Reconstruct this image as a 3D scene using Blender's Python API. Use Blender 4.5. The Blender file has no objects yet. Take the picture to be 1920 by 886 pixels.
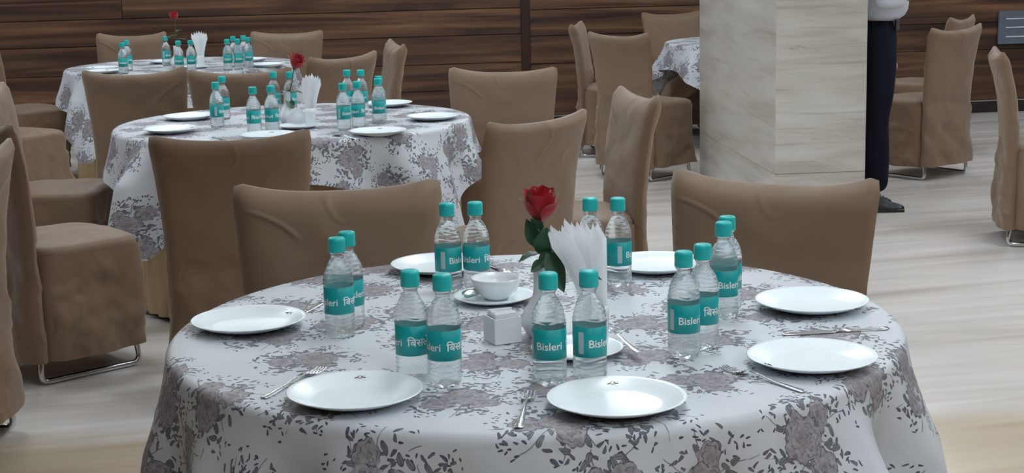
import bpy, bmesh, math, random
from math import sin, cos, pi, radians, sqrt, atan2, hypot
from mathutils import Vector, Matrix, noise
S = bpy.context.scene
COL = S.collection

# ------------------------------------------------------------------ camera
cam_d = bpy.data.cameras.new('camera'); cam = bpy.data.objects.new('camera', cam_d); COL.objects.link(cam)
S.camera = cam
cam_d.sensor_width = 36; cam_d.lens = 2950 / 1920 * 36; cam_d.clip_end = 60
_p, _r = .185, .024
_fw = Vector((0, cos(_p), -sin(_p))); _u0 = Vector((0, sin(_p), cos(_p))); _x0 = Vector((1, 0, 0))
_rt = _x0 * cos(_r) - _u0 * sin(_r); _up = _u0 * cos(_r) + _x0 * sin(_r)
_m = Matrix((_rt, _up, -_fw)).transposed().to_4x4(); _m.translation = Vector((0, 0, 1.48))
cam.matrix_world = _m

# ------------------------------------------------------------------ world, light, exposure
w = bpy.data.worlds.new('world'); S.world = w; w.use_nodes = True
w.node_tree.nodes['Background'].inputs[0].default_value = (.80, .88, 1, 1)
w.node_tree.nodes['Background'].inputs[1].default_value = .25
S.view_settings.view_transform = 'Standard'; S.view_settings.look = 'None'
S.view_settings.gamma = 1; S.view_settings.use_curve_mapping = False
S.view_settings.exposure = 0.58
PANEL_POWER = 13.0
PANEL_COL = (.86, .94, 1.0)

# ------------------------------------------------------------------ helpers
def mesh_obj(name, bm, mats, parent=None, smooth=True, kind=None):
    if isinstance(bm, bpy.types.Mesh): me = bm
    else:
        me = bpy.data.meshes.new(name); bm.normal_update(); bm.to_mesh(me); bm.free()
        if smooth:
            for f in me.polygons: f.use_smooth = True
    if not isinstance(mats, (list, tuple)): mats = [mats]
    if not len(me.materials):
        for m in mats: me.materials.append(m)
    o = bpy.data.objects.new(name, me); COL.objects.link(o)
    if parent: o.parent = parent
    if kind: o['kind'] = kind
    return o

def thing(name, label, cat, loc=(0, 0, 0), rz=0, group=None):
    o = bpy.data.objects.new(name, None); COL.objects.link(o); o.empty_display_size = .05
    o.location = loc; o.rotation_euler = (0, 0, rz)
    return tag(o, label, cat, group)

def tag(o, label, cat, group=None):
    o['label'] = label; o['category'] = cat
    if group: o['group'] = group
    return o

def dup(root, loc, rz=0, label=None, group=None):
    r = root.copy(); COL.objects.link(r); r.location = loc; r.rotation_euler = (0, 0, rz)
    if label: r['label'] = label
    if group: r['group'] = group
    for ch in list(root.children):
        c = ch.copy(); COL.objects.link(c); c.parent = r
        for g in list(ch.children):
            d = g.copy(); COL.objects.link(d); d.parent = c
    return r

def box(bm, c, s, rot=None, bevel=0):
    r = bmesh.ops.create_cube(bm, size=1)
    M = Matrix.Translation(c) @ (rot.to_4x4() if rot else Matrix()) @ Matrix.Diagonal((*s, 1))
    bmesh.ops.transform(bm, matrix=M, verts=r['verts'])
    if bevel:
        es = list({e for v in r['verts'] for e in v.link_edges})
        bmesh.ops.bevel(bm, geom=es, offset=bevel, segments=2, affect='EDGES', profile=.6)

def lathe(bm, prof, n=48, rmod=None, close_bottom=False, close_top=False):
    rings = []
    for (r, z) in prof:
        ring = []
        for i in range(n):
            a = 2 * pi * i / n
            rr, zz = (r, z) if not rmod else rmod(r, z, a)
            ring.append(bm.verts.new((rr * cos(a), rr * sin(a), zz)))
        rings.append(ring)
    for a, b in zip(rings, rings[1:]):
        for i in range(n):
            bm.faces.new((a[i], a[(i + 1) % n], b[(i + 1) % n], b[i]))
    if close_bottom: bm.faces.new(list(reversed(rings[0])))
    if close_top: bm.faces.new(rings[-1])
    return rings

def tube(bm, pts, rad, n=8, closed=False):
    pts = [Vector(p) for p in pts]; N = len(pts); rings = []
    up = Vector((0, 0, 1)); prev = None
    for i, p in enumerate(pts):
        if closed: t = pts[(i + 1) % N] - pts[i - 1]
        else: t = pts[min(i + 1, N - 1)] - pts[max(i - 1, 0)]
        t.normalize()
        if prev is None:
            a = t.cross(up if abs(t.z) < .9 else Vector((1, 0, 0))).normalized()
        else:
            a = (prev - t * prev.dot(t)).normalized()
        prev = a; b = t.cross(a)
        r = rad[i] if isinstance(rad, (list, tuple)) else rad
        rings.append([bm.verts.new(p + (a * cos(2 * pi * k / n) + b * sin(2 * pi * k / n)) * r) for k in range(n)])
    prs = list(zip(rings, rings[1:])) + ([(rings[-1], rings[0])] if closed else [])
    for A, B in prs:
        for k in range(n): bm.faces.new((A[k], A[(k + 1) % n], B[(k + 1) % n], B[k]))
    if not closed:
        bm.faces.new(list(reversed(rings[0]))); bm.faces.new(rings[-1])

def roundpath(pts, r, k=5):
    pts = [Vector(p) for p in pts]; out = [pts[0]]
    for i in range(1, len(pts) - 1):
        a = (pts[i - 1] - pts[i]); b = (pts[i + 1] - pts[i])
        ra = min(r, a.length * .45, b.length * .45)
        A = pts[i] + a.normalized() * ra; B = pts[i] + b.normalized() * ra
        for j in range(k + 1):
            t = j / k; out.append(A * (1 - t) ** 2 + pts[i] * 2 * t * (1 - t) + B * t * t)
    return out + [pts[-1]]

def grid(bm, rows):
    V = [[bm.verts.new(p) for p in r] for r in rows]
    for a, b in zip(V, V[1:]):
        for i in range(len(a) - 1): bm.faces.new((a[i], a[i + 1], b[i + 1], b[i]))
    return V

def lerp_tab(tab, t):
    if t <= tab[0][0]: return tab[0][1:]
    for a, b in zip(tab, tab[1:]):
        if t <= b[0]:
            k = (t - a[0]) / (b[0] - a[0]); k = k * k * (3 - 2 * k) if len(tab) < 4 else k
            return tuple(x + (y - x) * k for x, y in zip(a[1:], b[1:]))
    return tab[-1][1:]

def srgb(r, g, b):
    f = lambda c: ((c / 255) / 12.92 if c / 255 <= .04045 else ((c / 255 + .055) / 1.055) ** 2.4)
    return (f(r), f(g), f(b), 1)

# ------------------------------------------------------------------ materials
class NT:
    def __init__(s, name, rough=.5, spec=.5, col=(.8, .8, .8, 1), metal=0):
        s.m = bpy.data.materials.new(name); s.m.use_nodes = True; s.t = s.m.node_tree
        s.b = s.t.nodes['Principled BSDF']
        s.b.inputs['Base Color'].default_value = col; s.b.inputs['Roughness'].default_value = rough
        s.b.inputs['Specular IOR Level'].default_value = spec; s.b.inputs['Metallic'].default_value = metal
    def n(s, typ, **k):
        nd = s.t.nodes.new(typ)
        for a, v in k.items(): setattr(nd, a, v)
        return nd
    def L(s, a, b): s.t.links.new(a, b)
    def put(s, sock, v):
        if isinstance(v, bpy.types.NodeSocket): s.L(v, sock)
        else: sock.default_value = v
    def M(s, op, a, b=0.0, c=None, clamp=False):
        nd = s.n('ShaderNodeMath', operation=op); nd.use_clamp = clamp
        s.put(nd.inputs[0], a); s.put(nd.inputs[1], b)
        if c is not None: s.put(nd.inputs[2], c)
        return nd.outputs[0]
    def V(s, op, a, b=(0, 0, 0), sc=None):
        nd = s.n('ShaderNodeVectorMath', operation=op); s.put(nd.inputs[0], a); s.put(nd.inputs[1], b)
        if sc is not None: s.put(nd.inputs[3], sc)
        return nd.outputs['Value'] if op in ('LENGTH', 'DOT_PRODUCT') else nd.outputs[0]
    def mix(s, f, a, b, bt='MIX'):
        nd = s.n('ShaderNodeMix', data_type='RGBA', blend_type=bt)
        s.put(nd.inputs[0], f); s.put(nd.inputs[6], a); s.put(nd.inputs[7], b); return nd.outputs[2]
    def noise(s, vec, scale, detail=3, rough=.5, dist=0.):
        nd = s.n('ShaderNodeTexNoise'); s.put(nd.inputs['Vector'], vec); nd.inputs['Scale'].default_value = scale
        nd.inputs['Detail'].default_value = detail; nd.inputs['Roughness'].default_value = rough
        nd.inputs['Distortion'].default_value = dist; return nd
    def ramp(s, f, stops):
        nd = s.n('ShaderNodeValToRGB'); s.put(nd.inputs[0], f); e = nd.color_ramp.elements
        while len(e) < len(stops): e.new(.5)
        for el, (p, c) in zip(e, stops): el.position = p; el.color = c
        return nd.outputs[0]
    def scale(s, vec, k):
        nd = s.n('ShaderNodeMapping'); s.put(nd.inputs[0], vec); nd.inputs[3].default_value = k; return nd.outputs[0]
    def bump(s, h, st, d=.01):
        nd = s.n('ShaderNodeBump'); nd.inputs['Strength'].default_value = st; nd.inputs['Distance'].default_value = d
        s.put(nd.inputs['Height'], h); s.L(nd.outputs[0], s.b.inputs['Normal'])
    def base(s, c): s.put(s.b.inputs['Base Color'], c)
    def sm(s, x, lo, hi):      # smooth step
        nd = s.n('ShaderNodeMapRange', interpolation_type='SMOOTHSTEP'); s.put(nd.inputs[0], x)
        nd.inputs[1].default_value = lo; nd.inputs[2].default_value = hi; return nd.outputs[0]

def mat_plain(name, col, rough=.5, spec=.5, metal=0, var=.0, bump=0, bs=200):
    t = NT(name, rough, spec, col, metal)
    tc = t.n('ShaderNodeTexCoord').outputs['Object']
    nz = t.noise(tc, 30, 2)
    c2 = tuple(min(1, c * (1 + var)) for c in col[:3]) + (1,); c1 = tuple(c * (1 - var) for c in col[:3]) + (1,)
    t.base(t.mix(nz.outputs[0], c1, c2))
    if bump: t.bump(t.noise(tc, bs, 2).outputs[0], bump, .002)
    return t.m

def mat_chair():
    t = NT('brown_satin_cover', .55, .35)
    tc = t.n('ShaderNodeTexCoord').outputs['Object']; oi = t.n('ShaderNodeObjectInfo').outputs['Random']
    big = t.noise(tc, 3.0, 3, .55)
    c = t.mix(big.outputs[0], srgb(118, 96, 77), srgb(132, 109, 89))
    c = t.mix(t.M('MULTIPLY', oi, .25), c, srgb(118, 92, 73))
    t.base(c)
    t.b.inputs['Sheen Weight'].default_value = .25; t.b.inputs['Sheen Roughness'].default_value = .5
    t.b.inputs['Sheen Tint'].default_value = (1, .93, .86, 1)
    w1 = t.noise(t.scale(tc, (1.5, 1.5, 2.2)), 2.6, 1, .4, .8).outputs[0]
    w2 = t.noise(tc, 260, 1).outputs[0]
    w3 = t.noise(t.scale(tc, (2.2, 2.2, 3.4)), 1.7, 1, .4, .6).outputs[0]
    cr = t.M('MULTIPLY', t.sm(t.M('ABSOLUTE', t.M('SUBTRACT', w3, .5)), .045, .0), t.sm(t.noise(tc, 4, 1).outputs[0], .50, .62))
    t.bump(t.M('ADD', t.M('ADD', t.M('MULTIPLY', w1, 1.0), t.M('MULTIPLY', cr, .16)), t.M('MULTIPLY', w2, .008)), .42, .03)
    return t.m

def mat_floral():
    t = NT('floral_tablecloth_print', .5, .4)
    uv = t.n('ShaderNodeUVMap', uv_map='UVMap').outputs[0]
    wob = t.V('SCALE', t.V('SUBTRACT', t.noise(uv, 22, 2).outputs['Color'], (.5, .5, .5)), sc=.016)
    P = t.V('MULTIPLY', t.V('ADD', uv, wob), (1, 1, 0))
    def vor(vec, cell, rnd):
        nd = t.n('ShaderNodeTexVoronoi', voronoi_dimensions='2D', feature='F1'); t.put(nd.inputs['Vector'], vec)
        nd.inputs['Scale'].default_value = 1 / cell; nd.inputs['Randomness'].default_value = rnd
        return nd.outputs['Color'], nd.outputs['Position']
    def sep(v): nd = t.n('ShaderNodeSeparateXYZ'); t.L(v, nd.inputs[0]); return nd.outputs
    def rot(v, ang):
        nd = t.n('ShaderNodeVectorRotate', rotation_type='Z_AXIS'); t.L(v, nd.inputs[0]); t.put(nd.inputs['Angle'], ang); return nd.outputs[0]
    CA, RA = .198, .5
    cA, pA = vor(P, CA, RA)
    ca = sep(cA)
    loc = rot(t.V('SUBTRACT', P, pA), t.M('MULTIPLY', ca[0], 6.28))
    fine = t.noise(uv, 90, 3, .6).outputs[0]
    med = t.noise(uv, 35, 3, .6).outputs[0]
    col = t.mix(t.noise(uv, 5, 2).outputs[0], srgb(200, 204, 210), srgb(210, 214, 219))
    # pale wash behind every bouquet
    rr = t.V('LENGTH', loc)
    wash = t.M('MULTIPLY', t.sm(t.M('ADD', rr, t.M('MULTIPLY', med, .05)), .105, .06), .35)
    col = t.mix(wash, col, srgb(160, 158, 163))
    def leaves(col, cell, a, b, dens, r0, r1, c_in, c_edge, nbr=0, thr=0.0):
        c, p = vor(P, cell, 1.0); cs = sep(c)
        l = rot(t.V('SUBTRACT', P, p), t.M('MULTIPLY', cs[0], 6.28)); ls = sep(l)
        ex = t.M('DIVIDE', ls[0], a); ey = t.M('DIVIDE', ls[1], b)
        tap = t.M('SUBTRACT', 1, t.M('MULTIPLY', ex, .35))
        ey = t.M('DIVIDE', ey, tap)
        e = t.M('ADD', t.M('MULTIPLY', ex, ex), t.M('MULTIPLY', ey, ey))
        m = t.sm(e, 1.05, .85)
        c2, p2 = vor(p, CA, RA)
        dv = t.V('SUBTRACT', p, p2); d = t.V('LENGTH', dv)
        z = t.M('MULTIPLY', t.M('LESS_THAN', d, r1), t.M('GREATER_THAN', d, r0))
        if nbr:
            s2 = sep(dv); ang = t.M('ARCTAN2', s2[1], s2[0])
            k = t.M('SINE', t.M('ADD', t.M('MULTIPLY', ang, nbr), t.M('MULTIPLY', t.V('DOT_PRODUCT', c2, (1, 1, 1)), 9)))
            z = t.M('MULTIPLY', z, t.M('GREATER_THAN', k, thr))
        m = t.M('MULTIPLY', m, t.M('MULTIPLY', z, t.M('LESS_THAN', cs[1], dens)))
        ed = t.sm(t.M('ADD', e, t.M('MULTIPLY', fine, .5)), .65, 1.0)
        rib = t.sm(t.M('ABSOLUTE', ey), .22, .08)
        lc = t.mix(t.M('MAXIMUM', ed, t.M('MULTIPLY', rib, .7)), c_in, c_edge)
        lc = t.mix(t.M('MULTIPLY', cs[2], .5), lc, c_edge)
        return t.mix(m, col, lc)
    ls0 = sep(loc); an0 = t.M('ARCTAN2', ls0[1], ls0[0])
    st = t.M('ABSOLUTE', t.M('SINE', t.M('ADD', t.M('MULTIPLY', an0, 4.5), t.M('MULTIPLY', rr, 14))))
    st = t.sm(t.M('MULTIPLY', st, rr), .0060, .0030)
    st = t.M('MULTIPLY', st, t.M('MULTIPLY', t.sm(rr, .104, .100), t.sm(t.noise(uv, 30, 1).outputs[0], .40, .50)))
    col = t.mix(t.M('MULTIPLY', st, .8), col, srgb(84, 88, 102))
    col = leaves(col, .0105, .0050, .0018, .55, .030, .112, srgb(96, 100, 112), srgb(52, 56, 72), 6, .05)
    col = leaves(col, .014, .0085, .0030, .62, .03, .098, srgb(120, 122, 130), srgb(66, 70, 84), 5, -.2)
    col = leaves(col, .021, .0125, .0052, .85, .022, .074, srgb(132, 134, 138), srgb(78, 82, 92))
    def rose(col, cx, cy, R, seed):
        v = t.V('SUBTRACT', loc, (cx, cy, 0)); s = sep(v); r = t.V('LENGTH', v)
        ang = t.M('ARCTAN2', s[1], s[0])
        pet = t.M('MULTIPLY', t.M('ABSOLUTE', t.M('SINE', t.M('ADD', t.M('MULTIPLY', ang, 3.5), seed))), R * .16)
        rn = t.M('ADD', t.M('SUBTRACT', r, pet), t.M('MULTIPLY', t.M('SUBTRACT', med, .5), R * .7))
        m = t.sm(rn, R, R * .95)
        ph = t.M('ADD', t.M('MULTIPLY', rn, 6.28 / .0115), t.M('ADD', ang, t.M('MULTIPLY', med, 9)))
        line = t.sm(t.M('SINE', ph), .55, .98)
        edge = t.sm(rn, R * .86, R * .96)
        brk = t.sm(t.noise(uv, 60, 2).outputs[0], .35, .55)
        dark = t.M('MULTIPLY', t.M('MAXIMUM', t.M('MULTIPLY', line, .65), edge), brk)
        f = t.mix(t.sm(fine, .3, .75), srgb(168, 162, 167), srgb(132, 126, 133))
        f = t.mix(t.M('MULTIPLY', t.sm(r, R * .5, 0), .5), f, srgb(104, 98, 106))
        f = t.mix(dark, f, srgb(70, 68, 80))
        return t.mix(m, col, f)
    col = rose(col, -.030, .036, .023, 2.0)
    col = rose(col, .043, .010, .027, 1.0)
    col = rose(col, -.012, -.012, .038, 0.0)
    t.base(col)
    t.bump(t.M('ADD', t.noise(uv, 14, 3, .5, .6).outputs[0], t.M('MULTIPLY', t.noise(uv, 900, 1).outputs[0], .01)), .12, .02)
    return t.m

def mat_wood():
    t = NT('walnut_veneer', .42, .4)
    tc = t.n('ShaderNodeTexCoord').outputs['Object']; rnd = t.n('ShaderNodeObjectInfo').outputs['Random']
    off = t.n('ShaderNodeCombineXYZ'); t.put(off.inputs[0], t.M('MULTIPLY', rnd, 37)); t.put(off.inputs[2], t.M('MULTIPLY', rnd, 91))
    v = t.V('ADD', tc, off.outputs[0])
    a = t.noise(t.scale(v, (.28, 1, 6)), 1.9, 3, .5, .9).outputs[0]
    b = t.noise(t.scale(v, (.5, 1, 60)), 3.0, 3, .6, .3).outputs[0]
    c = t.ramp(t.M('ADD', t.M('MULTIPLY', a, .86), t.M('MULTIPLY', b, .14)),
               [(.30, srgb(40, 26, 20)), (.45, srgb(74, 50, 37)), (.56, srgb(102, 72, 52)), (.70, srgb(136, 98, 68))])
    t.base(t.mix(t.M('MULTIPLY', t.sm(rnd, .3, 1), .45), c, srgb(72, 50, 40)))
    t.bump(b, .08, .003)
    return t.m

def mat_stone():
    t = NT('veined_travertine', .30, .5)
    tc = t.n('ShaderNodeTexCoord').outputs['Object']; rnd = t.n('ShaderNodeObjectInfo').outputs['Random']
    off = t.n('ShaderNodeCombineXYZ')
    for i in range(3): t.put(off.inputs[i], t.M('MULTIPLY', rnd, 13 + 9 * i))
    v = t.V('ADD', tc, off.outputs[0])
    a = t.noise(t.scale(v, (.9, .9, 7)), 1.5, 4, .55, .35).outputs[0]
    b = t.noise(t.scale(v, (.8, .8, 18)), 1.6, 4, .6, .5).outputs[0]
    c = t.ramp(a, [(.32, srgb(180, 174, 164)), (.5, srgb(200, 195, 186)), (.68, srgb(210, 206, 198))])
    vein = t.M('MULTIPLY', t.sm(t.M('ABSOLUTE', t.M('SUBTRACT', b, .40)), .008, .0), t.sm(a, .56, .44))
    c = t.mix(t.M('MULTIPLY', vein, .6), c, srgb(118, 108, 100))
    c = t.mix(t.M('MULTIPLY', t.sm(b, .56, .70), .55), c, srgb(158, 150, 142))
    t.base(c); return t.m

def mat_floor():
    t = NT('polished_streaked_floor', .17, .5)
    tc = t.n('ShaderNodeTexCoord').outputs['Object']
    r = t.n('ShaderNodeVectorRotate', rotation_type='Z_AXIS'); t.L(tc, r.inputs[0]); r.inputs['Angle'].default_value = -.22
    a = t.noise(t.scale(r.outputs[0], (.35, 1.5, 1)), 1.0, 3, .5, .9).outputs[0]
    b = t.noise(t.scale(r.outputs[0], (.45, 6, 1)), 1.3, 4, .6, .8).outputs[0]
    f = t.M('ADD', t.M('MULTIPLY', a, .65), t.M('MULTIPLY', b, .35))
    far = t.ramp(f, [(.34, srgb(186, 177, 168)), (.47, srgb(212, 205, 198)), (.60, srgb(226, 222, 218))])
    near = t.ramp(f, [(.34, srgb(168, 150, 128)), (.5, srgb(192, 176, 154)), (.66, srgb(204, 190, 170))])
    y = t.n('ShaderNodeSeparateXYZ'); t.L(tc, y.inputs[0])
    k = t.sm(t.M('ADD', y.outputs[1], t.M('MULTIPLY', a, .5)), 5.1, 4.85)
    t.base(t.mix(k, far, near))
    t.put(t.b.inputs['Roughness'], t.M('ADD', .13, t.M('MULTIPLY', b, .14)))
    return t.m

def mat_glass(name, col, ior, rough=0.0):
    t = NT(name, rough, .5, col); t.b.inputs['Transmission Weight'].default_value = 1; t.b.inputs['IOR'].default_value = ior
    tc = t.n('ShaderNodeTexCoord').outputs['Object']
    t.bump(t.noise(t.scale(tc, (1, 1, 2)), 60, 2).outputs[0], .12, .002)
    return t.m

def mat_emit(name, col, st):
    t = NT(name); t.b.inputs['Emission Color'].default_value = (*col, 1); t.b.inputs['Emission Strength'].default_value = st
    return t.m

def mat_rose():
    t = NT('deep_red_petal', .5, .3)
    tc = t.n('ShaderNodeTexCoord').outputs['Object']
    t.base(t.mix(t.noise(tc, 70, 3).outputs[0], srgb(140, 4, 16), srgb(196, 10, 30)))
    t.b.inputs['Sheen Weight'].default_value = .3
    return t.m

MC = mat_chair(); MF = mat_floral(); MW = mat_wood(); MS = mat_stone(); MFL = mat_floor(); MR = mat_rose()
MPLATE = mat_plain('glazed_white_porcelain', (.90, .97, 1, 1), .26, .35, var=.0)
MCHROME = mat_plain('chrome_tube', (.62, .63, .65, 1), .14, .5, 1, .02)
MSTEEL = mat_plain('polished_steel', (.80, .81, .83, 1), .22, .5, 1, .02)
def mat_bottle():
    t = NT('water_in_clear_plastic'); out = t.t.nodes['Material Output']; tc = t.n('ShaderNodeTexCoord').outputs['Object']
    gl = t.n('ShaderNodeBsdfGlass'); gl.inputs['IOR'].default_value = 1.22; gl.inputs['Roughness'].default_value = .0; gl.inputs['Color'].default_value = (.97, 1, 1, 1)
    bp = t.n('ShaderNodeBump'); bp.inputs['Strength'].default_value = .15; bp.inputs['Distance'].default_value = .003; t.L(t.noise(t.scale(tc, (1, 1, 2)), 70, 2).outputs[0], bp.inputs['Height']); t.L(bp.outputs[0], gl.inputs['Normal'])
    tr = t.n('ShaderNodeBsdfTransparent'); df = t.n('ShaderNodeBsdfTranslucent'); df.inputs[0].default_value = (.9, .97, 1, 1)
    d2 = t.n('ShaderNodeBsdfDiffuse'); d2.inputs[0].default_value = (.9, .97, 1, 1)
    def mx(f, a, b):
        m = t.n('ShaderNodeMixShader'); m.inputs[0].default_value = f; t.L(a, m.inputs[1]); t.L(b, m.inputs[2]); return m.outputs[0]
    o = mx(.32, gl.outputs[0], tr.outputs[0]); o = mx(.10, o, mx(.5, df.outputs[0], d2.outputs[0])); t.L(o, out.inputs[0]); return t.m
MWATER = mat_bottle()
MTEAL = mat_plain('teal_cap_plastic', srgb(26, 184, 182), .38, .45, var=.04)
MLABEL = mat_plain('teal_label_film', srgb(16, 164, 164), .35, .45, var=.05)
MWHITE = mat_plain('white_ink', (.85, .9, .9, 1), .5, .3)
MPALE = mat_plain('pale_label_panel', srgb(178, 200, 205), .5, .3)
MPAPER = mat_plain('white_paper_napkin', (.95, .97, 1, 1), .9, .2, var=.0, bump=.05)
def mat_paper():
    t = NT('white_paper_napkin', .9, .2, (.97, .985, 1, 1)); out = t.t.nodes['Material Output']
    tc = t.n('ShaderNodeTexCoord').outputs['Object']; t.bump(t.noise(tc, 400, 1).outputs[0], .05, .002)
    tl = t.n('ShaderNodeBsdfTranslucent'); tl.inputs[0].default_value = (.95, .98, 1, 1)
    m = t.n('ShaderNodeMixShader'); m.inputs[0].default_value = .38; t.L(t.b.outputs[0], m.inputs[1]); t.L(tl.outputs[0], m.inputs[2]); t.L(m.outputs[0], out.inputs[0]); return t.m
MPAPER = mat_paper()
MCER = mat_plain('white_ceramic', (.80, .83, .85, 1), .2, .5, var=.01)
MSKIRT = mat_plain('beige_table_skirt', srgb(186, 162, 124), .6, .3, var=.08)
MLEAF = mat_plain('rose_leaf_green', srgb(48, 84, 56), .45, .4, var=.25)
MSTEM = mat_plain('rose_stem_green', srgb(70, 96, 60), .5, .3, var=.2)
MDARK = mat_plain('dark_ink', srgb(60, 50, 50), .5, .3)
MBLACK = mat_plain('black_skirting', srgb(40, 34, 34), .4, .4, var=.1)
MCEIL = mat_plain('white_ceiling', (.72, .73, .74, 1), .9, .2, var=.02)
MALU = mat_plain('brushed_strip', (.6, .6, .6, 1), .3, .5, 1, .05)
MEMIT = mat_emit('led_diffuser', PANEL_COL, PANEL_POWER)

# ------------------------------------------------------------------ room shell
def struct(name, bm, m, smooth=False):
    return mesh_obj(name, bm, m, None, smooth, 'structure')
X0, X1, Y0 = -6.2, 7.2, -3.2
WA = Vector((-6.2, 11.92, 0)); WD = Vector((1, .105, 0)).normalized(); WN = Vector((WD.y, -WD.x, 0))   # wall line, facing the room
WL = (X1 - X0) / WD.x
HC = 3.0
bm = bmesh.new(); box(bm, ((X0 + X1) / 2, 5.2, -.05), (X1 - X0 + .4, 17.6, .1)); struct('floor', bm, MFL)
bm = bmesh.new(); box(bm, ((X0 + X1) / 2, 5.2, HC + .05), (X1 - X0 + .4, 17.6, .1)); struct('ceiling', bm, MCEIL)
wang = atan2(WD.y, WD.x)
Rz = Matrix.Rotation(wang, 3, 'Z')
bm = bmesh.new(); c = WA + WD * WL / 2 - WN * .10; box(bm, (c.x, c.y, HC / 2), (WL, .16, HC), Rz); wb = struct('wall_back', bm, MBLACK)
for nm, cx, cy, sx, sy in (('wall_left', X0 - .08, 5.2, .16, 17.0), ('wall_right', X1 + .08, 5.2, .16, 17.0), ('wall_front', .5, Y0 - .08, X1 - X0, .16)):
    bm = bmesh.new(); box(bm, (cx, cy, HC / 2), (sx, sy, HC)); struct(nm, bm, MW)
def wallpt(s, d, z): p = WA + WD * s + WN * d; return (p.x, p.y, z)
def wall_s(x): return (x - WA.x) / WD.x
s_seam = wall_s(.146)
random.seed(5)
zj = [.105, .327, .538, .760, .966, 1.18, 1.39, 1.60, 1.81, 2.02, 2.23, 2.44, 2.65, 2.86, 2.99]
cuts_l = [[wall_s(-4.6)], [wall_s(-1.2)], [], [wall_s(-4.0)], [wall_s(-2.965)]]
cuts_r = [[wall_s(2.4)], [], [wall_s(4.9)], [wall_s(1.8)], []]
for k in range(len(zj) - 1):
    z0, z1 = zj[k], zj[k + 1]
    for side, (sa, sb, cuts) in enumerate(((0.02, s_seam - .035, cuts_l[k % 5]), (s_seam + .035, WL - .02, cuts_r[(k + 2) % 5]))):
        ed = [sa] + cuts + [sb]
        for a, b in zip(ed, ed[1:]):
            bm = bmesh.new(); dz = -.02 if side else 0
            box(bm, (0, 0, 0), (b - a - .004, .024, z1 - z0 - .006), None, .002)
            p = mesh_obj('plank', bm, MW, wb, False)
            p.location = wallpt((a + b) / 2, -.006 + random.uniform(-.002, .002), (z0 + z1) / 2 + (dz if 0 < k < 13 else 0)); p.rotation_euler = (0, 0, wang)
bm = bmesh.new(); box(bm, (0, 0, 0), (.072, .03, HC - .12), None, .003)
p = mesh_obj('wall_mullion', bm, mat_plain('dark_wood_strip', srgb(50, 33, 27), .4, .4, var=.15), wb, False); p['label'] = 'dark upright wooden strip'
p.location = wallpt(s_seam, .0, HC / 2 + .05); p.rotation_euler = (0, 0, wang)
bm = bmesh.new(); c = wallpt(WL / 2, .01, .048); box(bm, c, (WL - .1, .03, .092), Rz, .003); bb = struct('baseboard_back', bm, MBLACK)
bm = bmesh.new(); c = wallpt(WL / 2, .012, .1); box(bm, c, (WL - .1, .036, .01), Rz); o = mesh_obj('metal_strip', bm, MALU, bb, False)

# wall panel with three slots (right end of the back wall)
sv = wall_s(4.20)
vt = thing('wall_panel', 'grey-blue metal panel with three pale horizontal lines on the wood wall', 'wall panel', wallpt(sv, .012, .56), wang)
MGB = mat_plain('grey_blue_metal', srgb(98, 108, 120), .4, .4, var=.05)
bm = bmesh.new(); box(bm, (0, -.012, .135), (.36, .024, .27), None, .004); mesh_obj('panel', bm, MGB, vt, False)
for z in (.205, .135, .06):
    bm = bmesh.new(); box(bm, (-.02, -.027, z), (.20, .006, .007), None, .001); o = mesh_obj('line', bm, MWHITE, vt, False)

# stone pier
PA, PC, PB = Vector((1.207, 9.934, 0)), Vector((1.372, 8.08, 0)), Vector((1.85, 8.122, 0))
PD = PA + (PB - PC)
pier = None
bm = bmesh.new(); vs = []
cen = (PA + PB + PC + PD) / 4
for z in (0, HC):
    for q in (PA, PC, PB, PD):
        e = cen + (q - cen) * .93; vs.append(bm.verts.new((e.x, e.y, z)))
for i in range(4): bm.faces.new((vs[i], vs[(i + 1) % 4], vs[4 + (i + 1) % 4], vs[4 + i]))
pier = struct('wall_pier', bm, MS)
def slab(a, b, z0, z1):
    d = (b - a); L = d.length; d.normalize(); n = Vector((d.y, -d.x, 0)); ang = atan2(d.y, d.x)
    if n.dot(cen - a) > 0: n = -n
    th = .035
    bm = bmesh.new(); box(bm, (0, 0, 0), (L - .003, th, z1 - z0 - .002), None, .002)
    o = mesh_obj('stone_slab', bm, MS, pier, False)
    c = (a + b) / 2 - n * th / 2; o.location = (c.x, c.y, (z0 + z1) / 2); o.rotation_euler = (0, 0, ang)
for z0, z1 in ((0, .262), (.262, 1.56), (1.56, HC)):
    for a, b in ((PA, PC), (PC, PB), (PB, PD), (PD, PA)): slab(a, b, z0, z1)

# ceiling lights
def light_panel():
    t = thing('ceiling_light', 'square white ceiling light panel above the dining tables', 'ceiling light', (0, 0, HC), 0, 'ceiling lights over the dining room')
    bm = bmesh.new()
    for sx, sy, lx, ly in ((0, .31, .64, .02), (0, -.31, .64, .02), (.31, 0, .02, .6), (-.31, 0, .02, .6)): box(bm, (sx, sy, -.012), (lx, ly, .022))
    mesh_obj('frame', bm, MCEIL, t, False)
    bm = bmesh.new(); box(bm, (0, 0, -.01), (.6, .6, .012)); mesh_obj('diffuser', bm, MEMIT, t, False)
    return t
lp = light_panel(); first = True
for ix in range(5):
    for iy in range(6):
        x, y = -4.6 + ix * 2.5, -1.2 + iy * 2.45
        if ix < 2 and iy < 3: continue      # the near left corner is unlit
        if first: lp.location = (x, y, HC); first = False
        else: dup(lp, (x, y, HC))

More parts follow.
